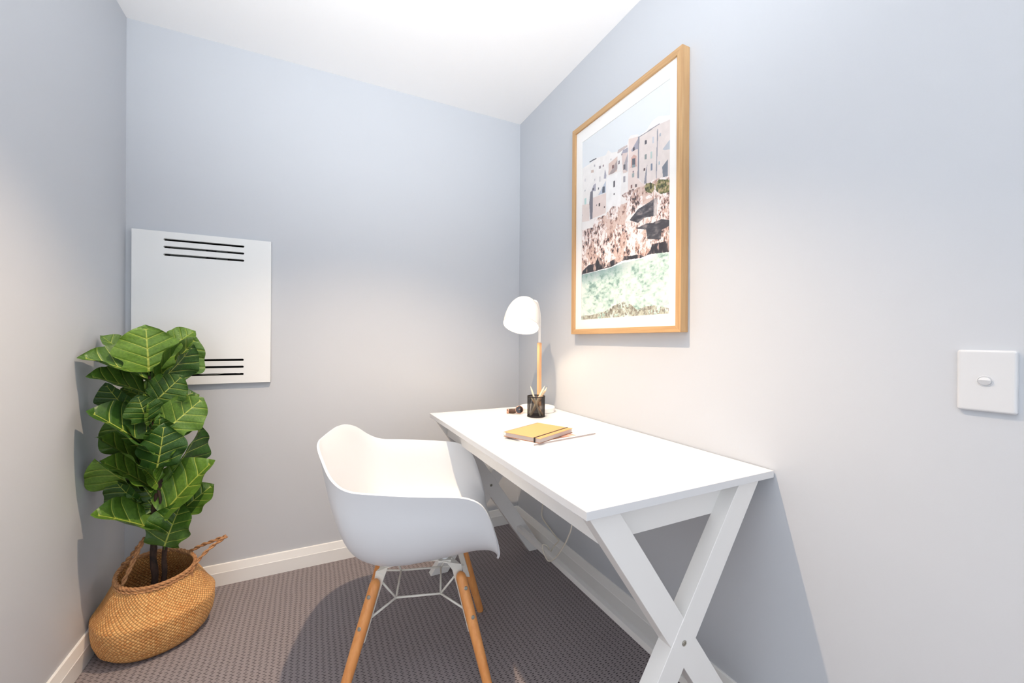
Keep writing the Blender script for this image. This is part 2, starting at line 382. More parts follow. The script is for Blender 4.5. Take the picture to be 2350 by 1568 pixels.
ART_BAND=[(-0.001,0.259),(0.012,0.275),(0.092,0.297),(0.191,0.299),(0.234,0.332),(0.275,0.314),(0.315,0.261),(0.345,0.266),(0.365,0.284),(0.441,0.295),(0.478,0.271),(0.532,0.276),(0.55,0.297),(0.619,0.289),(0.701,0.286),(0.779,0.269),(0.825,0.292),(0.841,0.314),(1.002,0.313),(1.008,0.261),(0.817,0.274),(0.733,0.267),(0.532,0.276),(0.403,0.259),(-0.007,0.255)]
ART_WATER=[(-0.012,0.255),(0.344,0.253),(0.532,0.264),(0.779,0.261),(0.825,0.273),(1.021,0.261),(1.015,-0.056),(-0.018,-0.031)]
ART_PEB=[(-0.017,0.024),(0.131,0.021),(0.32,0.034),(0.437,0.06),(0.563,0.076),(0.639,0.053),(0.696,0.028),(0.775,0.039),(0.872,0.041),(1.016,0.02),(1.015,-0.056),(-0.018,-0.031)]
ART_GREEN=[[(0.761,0.589),(0.779,0.601),(0.826,0.595),(0.859,0.58),(0.862,0.558),(0.832,0.545),(0.778,0.563)],[(0.865,0.579),(0.898,0.593),(1.008,0.568),(1.007,0.517),(0.922,0.524),(0.878,0.545)]]
LEAVES = [
    ((-1.681, -0.290, 0.985), (-1.680, -0.320, 1.149), 1.50, 1),
    ((-1.642, -0.230, 1.068), (-1.568, -0.210, 1.144), 0.92, 1),
    ((-1.661, -0.270, 0.961), (-1.542, -0.250, 1.101), 0.75, -1),
    ((-1.655, -0.300, 0.944), (-1.534, -0.300, 1.063), 0.37, -1),
    ((-1.741, -0.240, 1.023), (-1.817, -0.260, 1.131), 0.70, 1),
    ((-1.681, -0.290, 0.957), (-1.800, -0.410, 1.080), 0.48, 1),
    ((-1.689, -0.290, 0.908), (-1.797, -0.400, 1.005), 0.49, 1),
    ((-1.658, -0.300, 0.880), (-1.583, -0.310, 0.965), 1.50, 1),
    ((-1.635, -0.280, 0.860), (-1.559, -0.240, 0.904), 0.84, 1),
    ((-1.599, -0.240, 0.855), (-1.550, -0.220, 0.892), 0.67, 1),
    ((-1.738, -0.270, 0.836), (-1.799, -0.330, 0.946), 0.59, -1),
    ((-1.668, -0.270, 0.870), (-1.750, -0.290, 0.935), 0.95, 1),
    ((-1.678, -0.320, 0.811), (-1.689, -0.360, 0.902), 1.41, 1),
    ((-1.633, -0.310, 0.764), (-1.523, -0.290, 0.876), 1.08, 1),
    ((-1.667, -0.310, 0.700), (-1.770, -0.420, 0.879), 0.49, 1),
    ((-1.681, -0.270, 0.674), (-1.791, -0.350, 0.817), 0.44, -1),
    ((-1.658, -0.300, 0.597), (-1.764, -0.370, 0.784), 0.24, 1),
    ((-1.649, -0.320, 0.635), (-1.614, -0.360, 0.783), 0.99, 1),
    ((-1.629, -0.290, 0.580), (-1.511, -0.270, 0.746), 0.39, -1),
    ((-1.621, -0.270, 0.576), (-1.548, -0.230, 0.667), 0.69, -1),
    ((-1.636, -0.310, 0.458), (-1.503, -0.320, 0.644), 0.52, 1),
    ((-1.610, -0.280, 0.429), (-1.504, -0.260, 0.535), 0.79, 1),
    ((-1.664, -0.300, 0.556), (-1.763, -0.370, 0.701), 0.41, 1),
    ((-1.709, -0.290, 0.569), (-1.800, -0.420, 0.677), 0.26, -1),
    ((-1.707, -0.280, 0.498), (-1.774, -0.340, 0.609), 0.58, -1),
    ((-1.662, -0.280, 0.468), (-1.722, -0.270, 0.562), 0.95, -1),
    ((-1.638, -0.300, 0.392), (-1.778, -0.410, 0.551), 0.34, 1),
    ((-1.627, -0.320, 0.342), (-1.581, -0.350, 0.496), 0.87, 1),
    ((-1.673, -0.250, 0.528), (-1.759, -0.240, 0.674), 0.61, -1),
    ((-1.637, -0.270, 0.738), (-1.576, -0.220, 0.812), 1.21, 1),
    ((-1.684, -0.240, 0.766), (-1.637, -0.210, 0.850), 1.05, -1),
    ((-1.667, -0.240, 0.490), (-1.625, -0.210, 0.584), 1.00, -1),
    ((-1.687, -0.230, 0.939), (-1.725, -0.190, 1.071), 0.88, 1),
    ((-1.693, -0.230, 0.723), (-1.759, -0.200, 0.823), 0.93, -1),
]

# ---------------------------------------------------------------- desk
desk = thing('desk', 'white desk with crossed X legs standing along the right wall', 'desk', (-.319, -.92, 0))
def dl(o): o.matrix_parent_inverse = desk.matrix_basis.inverted(); return o
DX0, DX1, DY0, DY1, DZ = -.633, -.004, -1.542, -.298, .758
dl(boxo('desktop', M['white_lam'], desk, DX0, DX1, DY0, DY1, DZ-.019, DZ, bev=.0012))
CXx, CZ, HX = -.333, .383, .2435
def xleg(y0, y1, s, z_top, notch):
    # board running from top (x = CX + s*HX) to the floor on the other side
    k = s*HX/.354; xt = CXx+k*(z_top-CZ); xb = CXx-k*CZ; w = .034/math.cos(math.atan(abs(k)))
    bm = bmesh.new()
    rings(bm, [[Vector((xb-w, y, 0)), Vector((xb+w, y, 0)), Vector((xt+w, y, z_top)), Vector((xt-w, y, z_top))] for y in (y0, y1)])
    bmesh.ops.recalc_face_normals(bm, faces=bm.faces)
    bmesh.ops.bevel(bm, geom=bm.edges[:], offset=.001, segments=1, affect='EDGES')
    return dl(fin('leg', bm, M['white_paint'], desk))
xleg(-1.530, -1.488, +1, DZ-.019, 0)
xleg(-1.5285, -1.4895, -1, DZ-.0205, 0)
xleg(-.352, -.312, -1, DZ-.019, 0)
xleg(-.3505, -.3135, +1, DZ-.0205, 0)
dl(boxo('side_apron', M['white_paint'], desk, -.546, -.06, -1.4895, -1.474, .654, DZ-.0195, bev=.0008))
dl(boxo('side_apron', M['white_paint'], desk, -.546, -.06, -.3665, -.3525, .654, DZ-.0195, bev=.0008))
dl(boxo('front_apron', M['white_paint'], desk, -.562, -.546, -1.4895, -.3525, .654, DZ-.0195, bev=.0008))
dl(boxo('back_apron', M['white_paint'], desk, -.085, -.069, -1.474, -.3665, .654, DZ-.0195, bev=.0008))
dl(boxo('stretcher', M['white_paint'], desk, -.186, -.163, -1.4895, -.3505, .127, .150, bev=.001))
for loc, dr in (((CXx, -1.5302, CZ), (0, -1, 0)), ((CXx, -.3522, CZ), (0, -1, 0))):
    dl(screw('screw', loc, dr, .0070, desk))

# ---------------------------------------------------------------- access panel
vent = thing('wall_vent_panel', 'white square access panel with slotted vents on the back wall', 'vent panel', (-1.5655, 0, .91))
def vl(o): o.matrix_parent_inverse = vent.matrix_basis.inverted(); return o
cu = bpy.data.curves.new('panel', 'CURVE'); cu.dimensions = '2D'; cu.fill_mode = 'BOTH'; cu.extrude = .008; cu.bevel_depth = .0008
def spl(pts):
    s = cu.splines.new('POLY'); s.points.add(len(pts)-1); s.use_cyclic_u = True
    for q, (a, b) in zip(s.points, pts): q.co = (a, b, 0, 1)
spl([(-1.8142, .910), (-1.3175, .910), (-1.3175, 1.565), (-1.8142, 1.565)])
for z in (1.5315, 1.5000, 1.4675, 1.0145, .9830, .9500):
    pts = []; rr = .0055
    for i in range(9): a = -PI/2+PI*i/8; pts.append((-1.4215-rr+rr*math.cos(a), z+rr*math.sin(a)))
    for i in range(9): a = PI/2+PI*i/8; pts.append((-1.7120+rr+rr*math.cos(a), z+rr*math.sin(a)))
    spl(pts)
tmp = bpy.data.objects.new('t', cu); C.objects.link(tmp); bpy.context.view_layer.update()
me = bpy.data.meshes.new_from_object(tmp.evaluated_get(bpy.context.evaluated_depsgraph_get())); bpy.data.objects.remove(tmp)
me.transform(Matrix.Translation((0, -.0105, 0)) @ Matrix.Rotation(PI/2, 4, 'X')); me.materials.clear(); me.name = 'panel'
vl(link('panel', me, M['panel'], vent))
bm = bmesh.new()
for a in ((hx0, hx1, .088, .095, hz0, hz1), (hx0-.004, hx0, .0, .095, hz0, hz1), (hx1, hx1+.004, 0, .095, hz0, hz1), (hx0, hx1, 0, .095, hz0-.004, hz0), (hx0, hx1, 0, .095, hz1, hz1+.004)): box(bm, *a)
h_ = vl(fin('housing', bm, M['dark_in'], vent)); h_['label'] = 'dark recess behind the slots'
vl(boxo('inner_cover', M['grey_metal'], vent, -1.70, -1.575, .03, .05, 1.455, 1.512))
vl(boxo('inner_cover', M['grey_metal'], vent, -1.535, -1.495, .03, .05, 1.455, 1.512))
bm = bmesh.new(); tube(bm, smooth_path([(-1.66, .012, .985), (-1.60, .010, .955), (-1.54, .012, .948), (-1.48, .014, .956), (-1.44, .02, .950)]), .0016, 6)
vl(fin('inner_cable', bm, M['cord'], vent, True))

# ---------------------------------------------------------------- light switch
sw = thing('light_switch', 'white single rocker light switch on the right wall', 'light switch', (0, -1.9305, 1.04))
def sl(o): o.matrix_parent_inverse = sw.matrix_basis.inverted(); return o
def rrect(y0, y1, z0, z1, rad, x, n=6):
    out = []
    for cyy, czz, a0 in ((y1-rad, z1-rad, 0), (y0+rad, z1-rad, PI/2), (y0+rad, z0+rad, PI), (y1-rad, z0+rad, 1.5*PI)):
        for i in range(n+1): a = a0+PI/2*i/n; out.append(Vector((x, cyy+rad*math.cos(a), czz+rad*math.sin(a))))
    return out
bm = bmesh.new(); R = []
for x, ins in ((0, 0), (-.0050, 0), (-.0066, .0006), (-.0078, .0018), (-.0084, .0032), (-.0086, .0050)):
    R.append(rrect(-1.9685+ins, -1.8925-ins, .9815+ins, 1.0975-ins, .0045-ins*.4, x))
rings(bm, R); fp = sl(fin('face_plate', bm, M['switch'], sw))
def stadium(cy, cz, w, h, n=10):
    rr = h/2; out = []
    for i in range(n+1): a = -PI/2+PI*i/n; out.append((cy+(w/2-rr)+rr*math.cos(a), cz+rr*math.sin(a)))
    for i in range(n+1): a = PI/2+PI*i/n; out.append((cy-(w/2-rr)+rr*math.cos(a), cz+rr*math.sin(a)))
    return out
bm = bmesh.new(); cy, cz = -1.930, 1.0395
rings(bm, [[Vector((-.0085, a, b_)) for a, b_ in stadium(cy, cz, .0225, .0205)], [Vector((-.0094, a, b_)) for a, b_ in stadium(cy, cz, .0215, .0195)], [Vector((-.0094, a, b_)) for a, b_ in stadium(cy, cz, .0192, .0172)], [Vector((-.0075, a, b_)) for a, b_ in stadium(cy, cz, .0186, .0166)]])
sl(fin('rocker_bezel', bm, M['switch'], sw))
bm = bmesh.new(); st = stadium(cy, cz, .0180, .0160, 12)
def rk(a, b_, k): return Vector((-.0085-k*(.0045-.22*abs(b_-cz-.002)), cy+(a-cy)*(1-.08*k), cz+(b_-cz)*(1-.10*k)))
rings(bm, [[Vector((-.0060, a, b_)) for a, b_ in st], [rk(a, b_, .8) for a, b_ in st], [rk(a, b_, 1) for a, b_ in st]], cap1=False)
top = [v for v in bm.verts][-len(st):]
c1 = bm.verts.new((-.0135, cy+.004, cz+.002)); c2 = bm.verts.new((-.0135, cy-.004, cz+.002))
n_ = len(st)
for i in range(n_):
    j = (i+1) % n_; ca = c1 if i < n_/2 else c2; cb = c1 if j < n_/2 and j > 0 or (j == 0) else c2
    if ca is cb: bm.faces.new((top[i], top[j], ca))
    else: bm.faces.new((top[i], top[j], cb, ca))
sl(fin('rocker', bm, M['switch'], sw))

# ---------------------------------------------------------------- framed picture
pic = thing('framed_picture', 'large oak-framed print of clifftop houses over green sea, on the right wall above the desk', 'picture', (0, -.934, 1.142))
def pcl(o): o.matrix_parent_inverse = pic.matrix_basis.inverted(); return o
PY0, PY1, PZ0, PZ1, FW, FD = -1.2525, -.613, 1.142, 2.106, .0225, .036
def rail(a, b, mat):
    # mitred rail along one side: a, b = outer corners (y, z); inner corners shifted inwards
    cyy, czz = (PY0+PY1)/2, (PZ0+PZ1)/2
    def inn(p, w): return (p[0]+(w if p[0] < cyy else -w), p[1]+(w if p[1] < czz else -w))
    bm = bmesh.new(); R = []
    for p in (a, b):
        i1 = inn(p, FW)
        R.append([Vector((-.001, *p)), Vector((-FD, *p)), Vector((-FD, *i1)), Vector((-.001, *i1))])
    rings(bm, R); bmesh.ops.bevel(bm, geom=bm.edges[:], offset=.0006, segments=1, affect='EDGES')
    pcl(fin('frame_rail', bm, mat, pic))
cor = [(PY0, PZ0), (PY1, PZ0), (PY1, PZ1), (PY0, PZ1)]
for i in range(4): rail(cor[i], cor[(i+1) % 4], M['oak_h'] if i % 2 == 0 else M['oak_v'])
def inset(y0, y1, z0, z1, Y0, Y1, Z0, Z1, x, t):
    bm = bmesh.new()
    for a in ((y0, y1, z0, Z0), (y0, y1, Z1, z1), (y0, Y0, Z0, Z1), (Y1, y1, Z0, Z1)): box(bm, x, x+t, *a)
    return bm
QY0, QY1, QZ0, QZ1 = -1.193, -.680, 1.208, 2.028
pcl(fin('mat_board', inset(PY0+FW, PY1-FW, PZ0+FW, PZ1-FW, QY0, QY1, QZ0, QZ1, -.0265, .0015), M['mat'], pic))
# the print: far side of the picture is its left edge
NU, NV = 300, 480
uu, vv = np.meshgrid((np.arange(NU)+.5)/NU, (np.arange(NV)+.5)/NV)
def inside(poly):
    m = np.zeros(uu.shape, bool); n = len(poly)
    for i in range(n):
        x1, y1 = poly[i]; x2, y2 = poly[(i+1) % n]
        if y1 == y2: continue
        m ^= ((y1 > vv) != (y2 > vv)) & (uu < (x2-x1)*(vv-y1)/(y2-y1)+x1)
    return m
rng = np.random.RandomState(3)
def fbm(fx, fy, octs=4, pers=.55, seed=0):
    rg = np.random.RandomState(seed); out = np.zeros(uu.shape); amp = 1; tot = 0
    for o in range(octs):
        nx, ny = int(fx*2**o)+2, int(fy*2**o)+2; g = rg.rand(ny+1, nx+1)
        x = uu*(nx-1); y = vv*(ny-1); xi = x.astype(int); yi = y.astype(int); a = x-xi; b = y-yi
        a = a*a*(3-2*a); b = b*b*(3-2*b)
        out += amp*((g[yi, xi]*(1-a)+g[yi, xi+1]*a)*(1-b)+(g[yi+1, xi]*(1-a)+g[yi+1, xi+1]*a)*b); tot += amp; amp *= pers
    return out/tot
img = np.zeros(uu.shape+(3,)); img[:] = (233, 238, 242)
img += ((vv-.85)*-20)[..., None]
bl = fbm(30, 40, 3, .6, 5)
for col, pl in ART_POLYS:
    m = inside(pl); img[m] = col
m0 = inside(ART_POLYS[0][1]); img += (m0*((bl-.5)*16))[..., None]
def paint(mask, cols, n1, lo, hi):
    t = np.clip((n1-lo)/(hi-lo), 0, 1)[..., None]*(len(cols)-1); i = np.clip(t.astype(int), 0, len(cols)-2); f = t-i
    cc = np.array(cols, float); c = cc[i[..., 0]]*(1-f)+cc[i[..., 0]+1]*f; img[mask] = c[mask]
rk_ = inside(ART_ROCK); n1 = .55*fbm(70, 60, 3, .8, 11)+.45*fbm(16, 22, 4, .7, 31)
paint(rk_, [(62, 56, 60), (158, 124, 114), (214, 186, 178), (240, 226, 222), (252, 246, 245)], n1, .34, .55)
br = fbm(12, 18, 3, .6, 12); mb = rk_ & (br > .58) & (n1 > .40); img[mb] = img[mb]*.62+np.array((186, 136, 112))*.38
for g in ART_GREEN: paint(inside(g), [(56, 62, 44), (104, 108, 66), (160, 150, 104), (196, 170, 140)], fbm(50, 60, 3, .7, 13), .3, .7)
cv = inside(ART_CAVE) | inside(ART_CAVE2)
paint(cv, [(62, 62, 70), (84, 84, 92), (150, 140, 140)], fbm(16, 60, 3, .7, 14), .35, .8)
paint(inside(ART_PILLAR), [(150, 140, 140), (220, 212, 210)], n1, .3, .7)
paint(inside(ART_BAND), [(46, 46, 54), (70, 66, 72), (190, 164, 156)], fbm(40, 20, 3, .75, 15), .45, .72)
wt = inside(ART_WATER); n2 = fbm(14, 22, 5, .65, 21); n3 = fbm(30, 90, 3, .6, 22)
paint(wt, [(136, 168, 160), (188, 216, 206), (216, 234, 226), (236, 244, 238)], n2*.6+n3*.4, .32, .62)
near = wt & (vv > .19); f = (np.clip((vv-.19)/.06, 0, 1)*np.clip((.72-uu)/.3, 0, 1)*(.3+.5*n3))[..., None]; img[near] = (img*(1-f)+np.array((100, 134, 146))*f)[near]
pb = inside(ART_PEB) & (n1 > .42+1.2*np.clip(vv-.035, 0, 1)); paint(pb, [(110, 106, 96), (156, 152, 138), (200, 204, 188)], fbm(60, 70, 3, .7, 25)-.15*np.clip((vv-.0)/.08, 0, 1)+.12, .3, .7)
img = np.clip(img, 0, 255)/255
lin = np.where(img <= .04045, img/12.92, ((img+.055)/1.055)**2.4)
ys = np.linspace(QY1, QY0, NU+1); zs = np.linspace(QZ0, QZ1, NV+1)
vx = np.stack([np.full((NV+1, NU+1), -.0245), np.broadcast_to(ys, (NV+1, NU+1)), np.broadcast_to(zs[:, None], (NV+1, NU+1))], -1).reshape(-1, 3)
ii = (np.arange(NV)[:, None]*(NU+1)+np.arange(NU)).ravel()
fc = np.stack([ii, ii+NU+1, ii+NU+2, ii+1], 1)[:, ::-1]
me = bpy.data.meshes.new('print'); me.vertices.add(len(vx)); me.vertices.foreach_set('co', vx.ravel()); me.loops.add(fc.size); me.loops.foreach_set('vertex_index', fc.ravel().astype(np.int32))
me.polygons.add(len(fc)); me.polygons.foreach_set('loop_start', np.arange(0, fc.size, 4, dtype=np.int32)); me.update(calc_edges=True)
ca = me.color_attributes.new('ink', 'FLOAT_COLOR', 'CORNER')
cc = np.ones((len(fc), 4, 4), np.float32); cc[:, :, :3] = lin.reshape(-1, 1, 3); ca.data.foreach_set('color', cc.ravel())
pr = pcl(link('print', me, M['print'], pic)); pr['label'] = 'photograph of pale cliff houses above rocks and green water'
pcl(boxo('backing_board', M['mat'], pic, -.0240, -.0225, PY0+FW, PY1-FW, PZ0+FW, PZ1-FW))
gl = pcl(boxo('glass_pane', M['glass'], pic, -.0300, -.0285, PY0+FW, PY1-FW, PZ0+FW, PZ1-FW)); gl['label'] = 'clear glass over the print'

# ---------------------------------------------------------------- armchair
CH = (-.798, -.804, 0); CA = -.292
chair = thing('armchair', 'white moulded plastic armchair on beech dowel legs, pulled up to the desk', 'chair', CH, CA)
KN = [  # centre line (u, w) and rim (u, v, w) of the moulded shell, from seat front to back top
 ((.262, .418), (.246, .205, .432)),
 ((.243, .428), (.248, .228, .464)),
 ((.205, .430), (.230, .262, .542)),
 ((.145, .422), (.196, .288, .628)),
 ((.080, .412), (.146, .301, .664)),
 ((.010, .404), (.076, .307, .675)),
 ((-.060, .398), (.000, .308, .681)),
 ((-.127, .404), (-.100, .303, .690)),
 ((-.188, .440), (-.178, .289, .698)),
 ((-.228, .525), (-.226, .264, .724)),
 ((-.256, .620), (-.264, .216, .766)),
 ((-.282, .720), (-.292, .158, .788)),
 ((-.310, .792), (-.306, .098, .793))]
def cr(A, t):
    n = len(A)-1; t = min(max(t, 0), 1)*n; i = min(int(t), n-1); f = t-i
    p0, p1, p2, p3 = (np.array(A[max(i-1, 0)]), np.array(A[i]), np.array(A[i+1]), np.array(A[min(i+2, n)]))
    return .5*((2*p1)+(p2-p0)*f+(2*p0-5*p1+4*p2-p3)*f*f+(3*p1-p0-3*p2+p3)*f**3)
NS, NT_ = 56, 36
bm = bmesh.new(); grid = []
for i in range(NS+1):
    t = i/NS; c = cr([k[0] for k in KN], t); q = cr([k[1] for k in KN], t)
    Cn = Vector((c[0], 0, c[1])); Rm = Vector((q[0], q[1], q[2])); wdt = Rm.y
    # how bowl-like the section is: flat at the front lip and at the top of the back
    bowl = math.sin(PI*min(max((t)*.98+.01, 0), 1))**.5
    P1 = Cn+Vector((0, wdt*.80, 0))+(Rm-Cn).project(Vector((1, 0, 0)))*.15
    dn = Vector((Cn.x-Rm.x, 0, Cn.z-Rm.z)); P2 = Rm+dn*(.62*bowl+.10)-Vector((0, .018*bowl, 0))
    row = []
    for j in range(-NT_//2, NT_//2+1):
        s = j/(NT_/2); a = abs(s); b0, b1, b2, b3 = (1-a)**3, 3*a*(1-a)**2, 3*a*a*(1-a), a**3
        p = Cn*b0+P1*b1+P2*b2+Rm*b3
        if a > .88: p = p+Vector((0, ((a-.88)/.12)**2*.009*bowl, 0))
        row.append(bm.verts.new((p.x, p.y if s >= 0 else -p.y, p.z)))
    grid.append(row)
for i in range(NS):
    for j in range(NT_):
        bm.faces.new((grid[i][j], grid[i+1][j], grid[i+1][j+1], grid[i][j+1]))
sh = fin('seat_shell', bm, M['shell'], chair, True)
md = sh.modifiers.new('s', 'SOLIDIFY'); md.thickness = .0065; md.offset = 0
md = sh.modifiers.new('b', 'BEVEL'); md.width = .0025; md.segments = 2; md.limit_method = 'ANGLE'; md.angle_limit = 1.0
md = sh.modifiers.new('u', 'SUBSURF'); md.levels = 1; md.render_levels = 1
LT = {(-1, -1): ((-.128, -.118, .352), (-.228, -.238, 0)), (1, -1): ((.134, -.118, .352), (.232, -.238, 0)),
      (-1, 1): ((-.128, .118, .352), (-.228, .222, 0)), (1, 1): ((.140, .118, .352), (.232, .205, 0))}
for (su, sv), (tp, ft) in LT.items():
    T, F = Vector(tp), Vector(ft); ax = (F-T).normalized(); Ln = (F-T).length
    R = []
    for t, q in ((0, .004), (.004, .010), (.010, .0145), (.018, .0165), (.10, .0172), (.5*Ln, .0165), (Ln-.006, .0135), (Ln, .0125)):
        R.append((T+ax*t, q))
    bm = bmesh.new(); tube(bm, [a for a, _ in R], [b_ for _, b_ in R], 20)
    leg = fin('leg', bm, M['beech'], chair, True)
    out = Vector((su*.55, sv*.85, 0)); out = (out-ax*out.dot(ax)).normalized(); side = ax.cross(out)
    outw = Vector((su, -.25*sv*0-.2, 0)); outw = (outw-ax*outw.dot(ax)).normalized()
    # metal bracket on the inner face of the leg, bent over under the seat
    inn = -out
    pts = [Vector((su*.075, sv*.095, .389)), Vector((su*.098, sv*.100, .386)), T+inn*.012+ax*-.012, T+inn*.0185+ax*.05, T+inn*.0185+ax*.175]
    wd_ = [.022, .022, .018, .012, .011]; bm = bmesh.new(); R = []
    for i, p_ in enumerate(pts):
        tt = (pts[min(i+1, 4)]-pts[max(i-1, 0)]).normalized(); nn = (inn-tt*inn.dot(tt)).normalized() if i > 1 else Vector((0, 0, -1)).cross(side).cross(side).normalized()
        if i <= 1: nn = Vector((0, 0, 1))
        sd = tt.cross(nn).normalized()
        R.append([p_+sd*wd_[i]+nn*.0018, p_-sd*wd_[i]+nn*.0018, p_-sd*wd_[i]-nn*.0018, p_+sd*wd_[i]-nn*.0018])
    rings(bm, R); fin('leg_bracket', bm, M['wire'], chair)
    face = (out*.35+side*(1 if side.dot(Vector((0, -1, 0)) ) > 0 else -1)*.9)
    face = Vector((su*.45, -1, 0)) if sv < 0 else Vector((su*.45, 1, 0)); face = (face-ax*face.dot(ax)).normalized()
    for tt in (.05, .135):
        s_ = screw('screw', T+ax*tt+face*.0166, face, .0058, leg)
    # struts
for sv in (-1, 1): pass
J = {(a, b_): Vector((a*.072, b_*.080, .262)) for a in (-1, 1) for b_ in (-1, 1)}
def wire(name, pts, rr=.0034):
    bm = bmesh.new(); tube(bm, pts, rr, 8); return fin(name, bm, M['wire'], chair, True)
for a, b_ in (((-1, -1), (1, -1)), ((1, -1), (1, 1)), ((1, 1), (-1, 1)), ((-1, 1), (-1, -1))): wire('strut', [J[a], J[b_]])
for kx, (tp, ft) in LT.items():
    T, F = Vector(tp), Vector(ft); ax = (F-T).normalized(); inn = -Vector((kx[0]*.55, kx[1]*.85, 0)).normalized()
    lo = T+inn*.017+ax*.125; hi = T+inn*.017+ax*.01
    wire('strut', [lo, J[kx]]); wire('strut', [J[kx], hi])
for sv in (-1, 1):
    wire('seat_wire', [Vector((-.11, sv*.098, .386)), Vector((-.05, sv*.075, .372)), Vector((.05, sv*.075, .372)), Vector((.11, sv*.098, .386))], .0026)
for su in (-1, 1):
    boxo('mounting_plate', M['wire'], chair, su*.085-.02, su*.085+.02, -.115, .115, .3845, .3905)
for su in (-1, 1):
    for sv in (-1, 1):
        bm = bmesh.new(); lathe(bm, [(.012, .390), (.012, .412)], 12, Matrix.Translation((su*.085, sv*.095, 0))); fin('mounting_boss', bm, M['shell'], chair)

# ---------------------------------------------------------------- desk lamp
lamp = thing('desk_lamp', 'lit white dome desk lamp with a wooden post, in the corner of the desk', 'lamp', (-.13, -.455, DZ))
def ll(o): o.matrix_parent_inverse = lamp.matrix_basis.inverted(); return o
bm = bmesh.new(); lathe(bm, [(.086, DZ), (.089, DZ+.002), (.089, DZ+.022), (.087, DZ+.0245), (.083, DZ+.025)], 64, Matrix.Translation((-.13, -.455, 0)))
ll(fin('base', bm, M['lampw'], lamp, False))
px_, py_ = -.116, -.452
bm = bmesh.new(); b_ = bmesh.new(); lathe(bm, [(.0128, DZ+.0252), (.0128, 1.099), (.0118, 1.1005)], 6, Matrix.Translation((px_, py_, 0)))
ll(fin('post', bm, M['lampwood'], lamp)); ll(lamp.children[-1])
SC = Vector((-.2455, -.500, 1.187)); AX = Vector((-.40, -.36, -1)).normalized()   # centre and axis of the shade's opening
apex = SC-AX*.148
bm = bmesh.new()
neck = smooth_path([(px_, py_, 1.0995), (px_, py_, 1.17), (px_-.002, py_-.003, 1.225), (px_-.014, py_-.010, 1.275), (px_-.035, py_-.02, 1.305), tuple(apex+Vector((.018, .010, -.012)))], 5)
tube(bm, neck, .0068, 12); ll(fin('neck', bm, M['lampw'], lamp, True))
prof = []
for i in range(17):
    a = i/16*PI/2; prof.append((.0865*math.sin(a)**.85*(1+.06*math.cos(a)) if i else .0005, math.cos(a)**1.0*.148))
full = [(q, -z) for q, z in prof]+[(.0868, .006), (.0848, .006)]+[(max(q-.0022, .0004), -z+.0022) for q, z in prof[::-1]]
mt = Matrix.Translation(SC) @ AX.to_track_quat('Z', 'Y').to_matrix().to_4x4()
bm = bmesh.new(); lathe(bm, full, 64, mt, cap0=True, cap1=True); ll(fin('shade', bm, M['lampw'], lamp, True))
bc = SC-AX*.055
bm = bmesh.new(); lathe(bm, [(.014, -.065), (.014, -.030), (.020, -.018)]+[(.0285*math.cos(a), .0285*math.sin(a)) for a in np.linspace(-.5, 1.5, 9)], 24, Matrix.Translation(bc) @ AX.to_track_quat('Z', 'Y').to_matrix().to_4x4())
ll(fin('bulb', bm, M['bulb'], lamp, True))
LB = light('lamp_bulb_light', 'POINT', tuple(SC-AX*.030), 4.6, (1, .76, .50), .02); LB.parent = lamp; LB.matrix_parent_inverse = lamp.matrix_basis.inverted()
# its flex: down the wall, along the skirting, looped over the stretcher
bm = bmesh.new(); tube(bm, smooth_path([(-.052, -.425, .7625), (-.036, -.360, .7615), (-.026, -.310, .7620), (-.020, -.291, .752), (-.014, -.289, .70), (-.010, -.300, .45), (-.010, -.318, .26), (-.010, -.306, .17), (-.012, -.320, .143), (-.020, -.388, .131), (-.024, -.479, .111),
   (-.030, -.510, .1095), (-.050, -.500, .085), (-.090, -.530, .078), (-.130, -.575, .095), (-.150, -.612, .135), (-.170, -.632, .168), (-.192, -.626, .178), (-.200, -.640, .160), (-.200, -.673, .137), (-.200, -.707, .1445), (-.199, -.755, .188), (-.198, -.810, .262), (-.196, -.839, .3135), (-.19, -.8515, .36), (-.15, -.83, .50), (-.095, -.80, .66), (-.088, -.79, .70)], 5), .0030, 8)
cord = tag(fin('power_cord', bm, M['cord'], None, True), 'thin white cord hanging in a loop over the bar under the desk', 'cord')
# small plug end
pg = thing('cord_connector', 'small white in-line connector lying under the desk bar', 'connector', (-.048, -.384, .001))
bm = bmesh.new(); tube(bm, [(-.012, .012, .012), (-.006, .006, .009), (.010, -.010, .006), (.016, -.016, .005)], [.004, .006, .006, .0025], 8); fin('connector_body', bm, M['cord'], pg, True)

# ---------------------------------------------------------------- desk items
CUP = (-.206, -.580, DZ)
cup = thing('pencil_cup', 'round black wire mesh pencil cup in front of the lamp', 'pencil cup', CUP)
CR_, CHT = .0405, .096
bm = bmesh.new(); n = 84; m_ = 40
for dr in (1, -1):
    for j in range(n):
        pts = [Vector((CR_*math.cos(2*PI*(j+dr*i*1.0)/n), CR_*math.sin(2*PI*(j+dr*i*1.0)/n), .003+CHT*.96*i/24)) for i in range(0, 25, 2)]
        R = []
        for p_ in pts:
            ra = Vector((p_.x, p_.y, 0)).normalized(); tg = Vector((-ra.y, ra.x, .0))
            R.append([p_+tg*.0006+ra*.0003*dr, p_-tg*.0006+ra*.0003*dr, p_-ra*.0003])
        rings(bm, R)
mesh_ = fin('mesh_wall', bm, M['blackmesh'], cup); mesh_['kind'] = 'stuff'
bm = bmesh.new(); lathe(bm, [(CR_+.0014, 0), (CR_+.0016, .002), (CR_+.001, .007), (CR_-.001, .007), (CR_-.001, .002), (.0005, .002)], 48, None, True, False); fin('base', bm, M['blackmesh'], cup)
bm = bmesh.new()
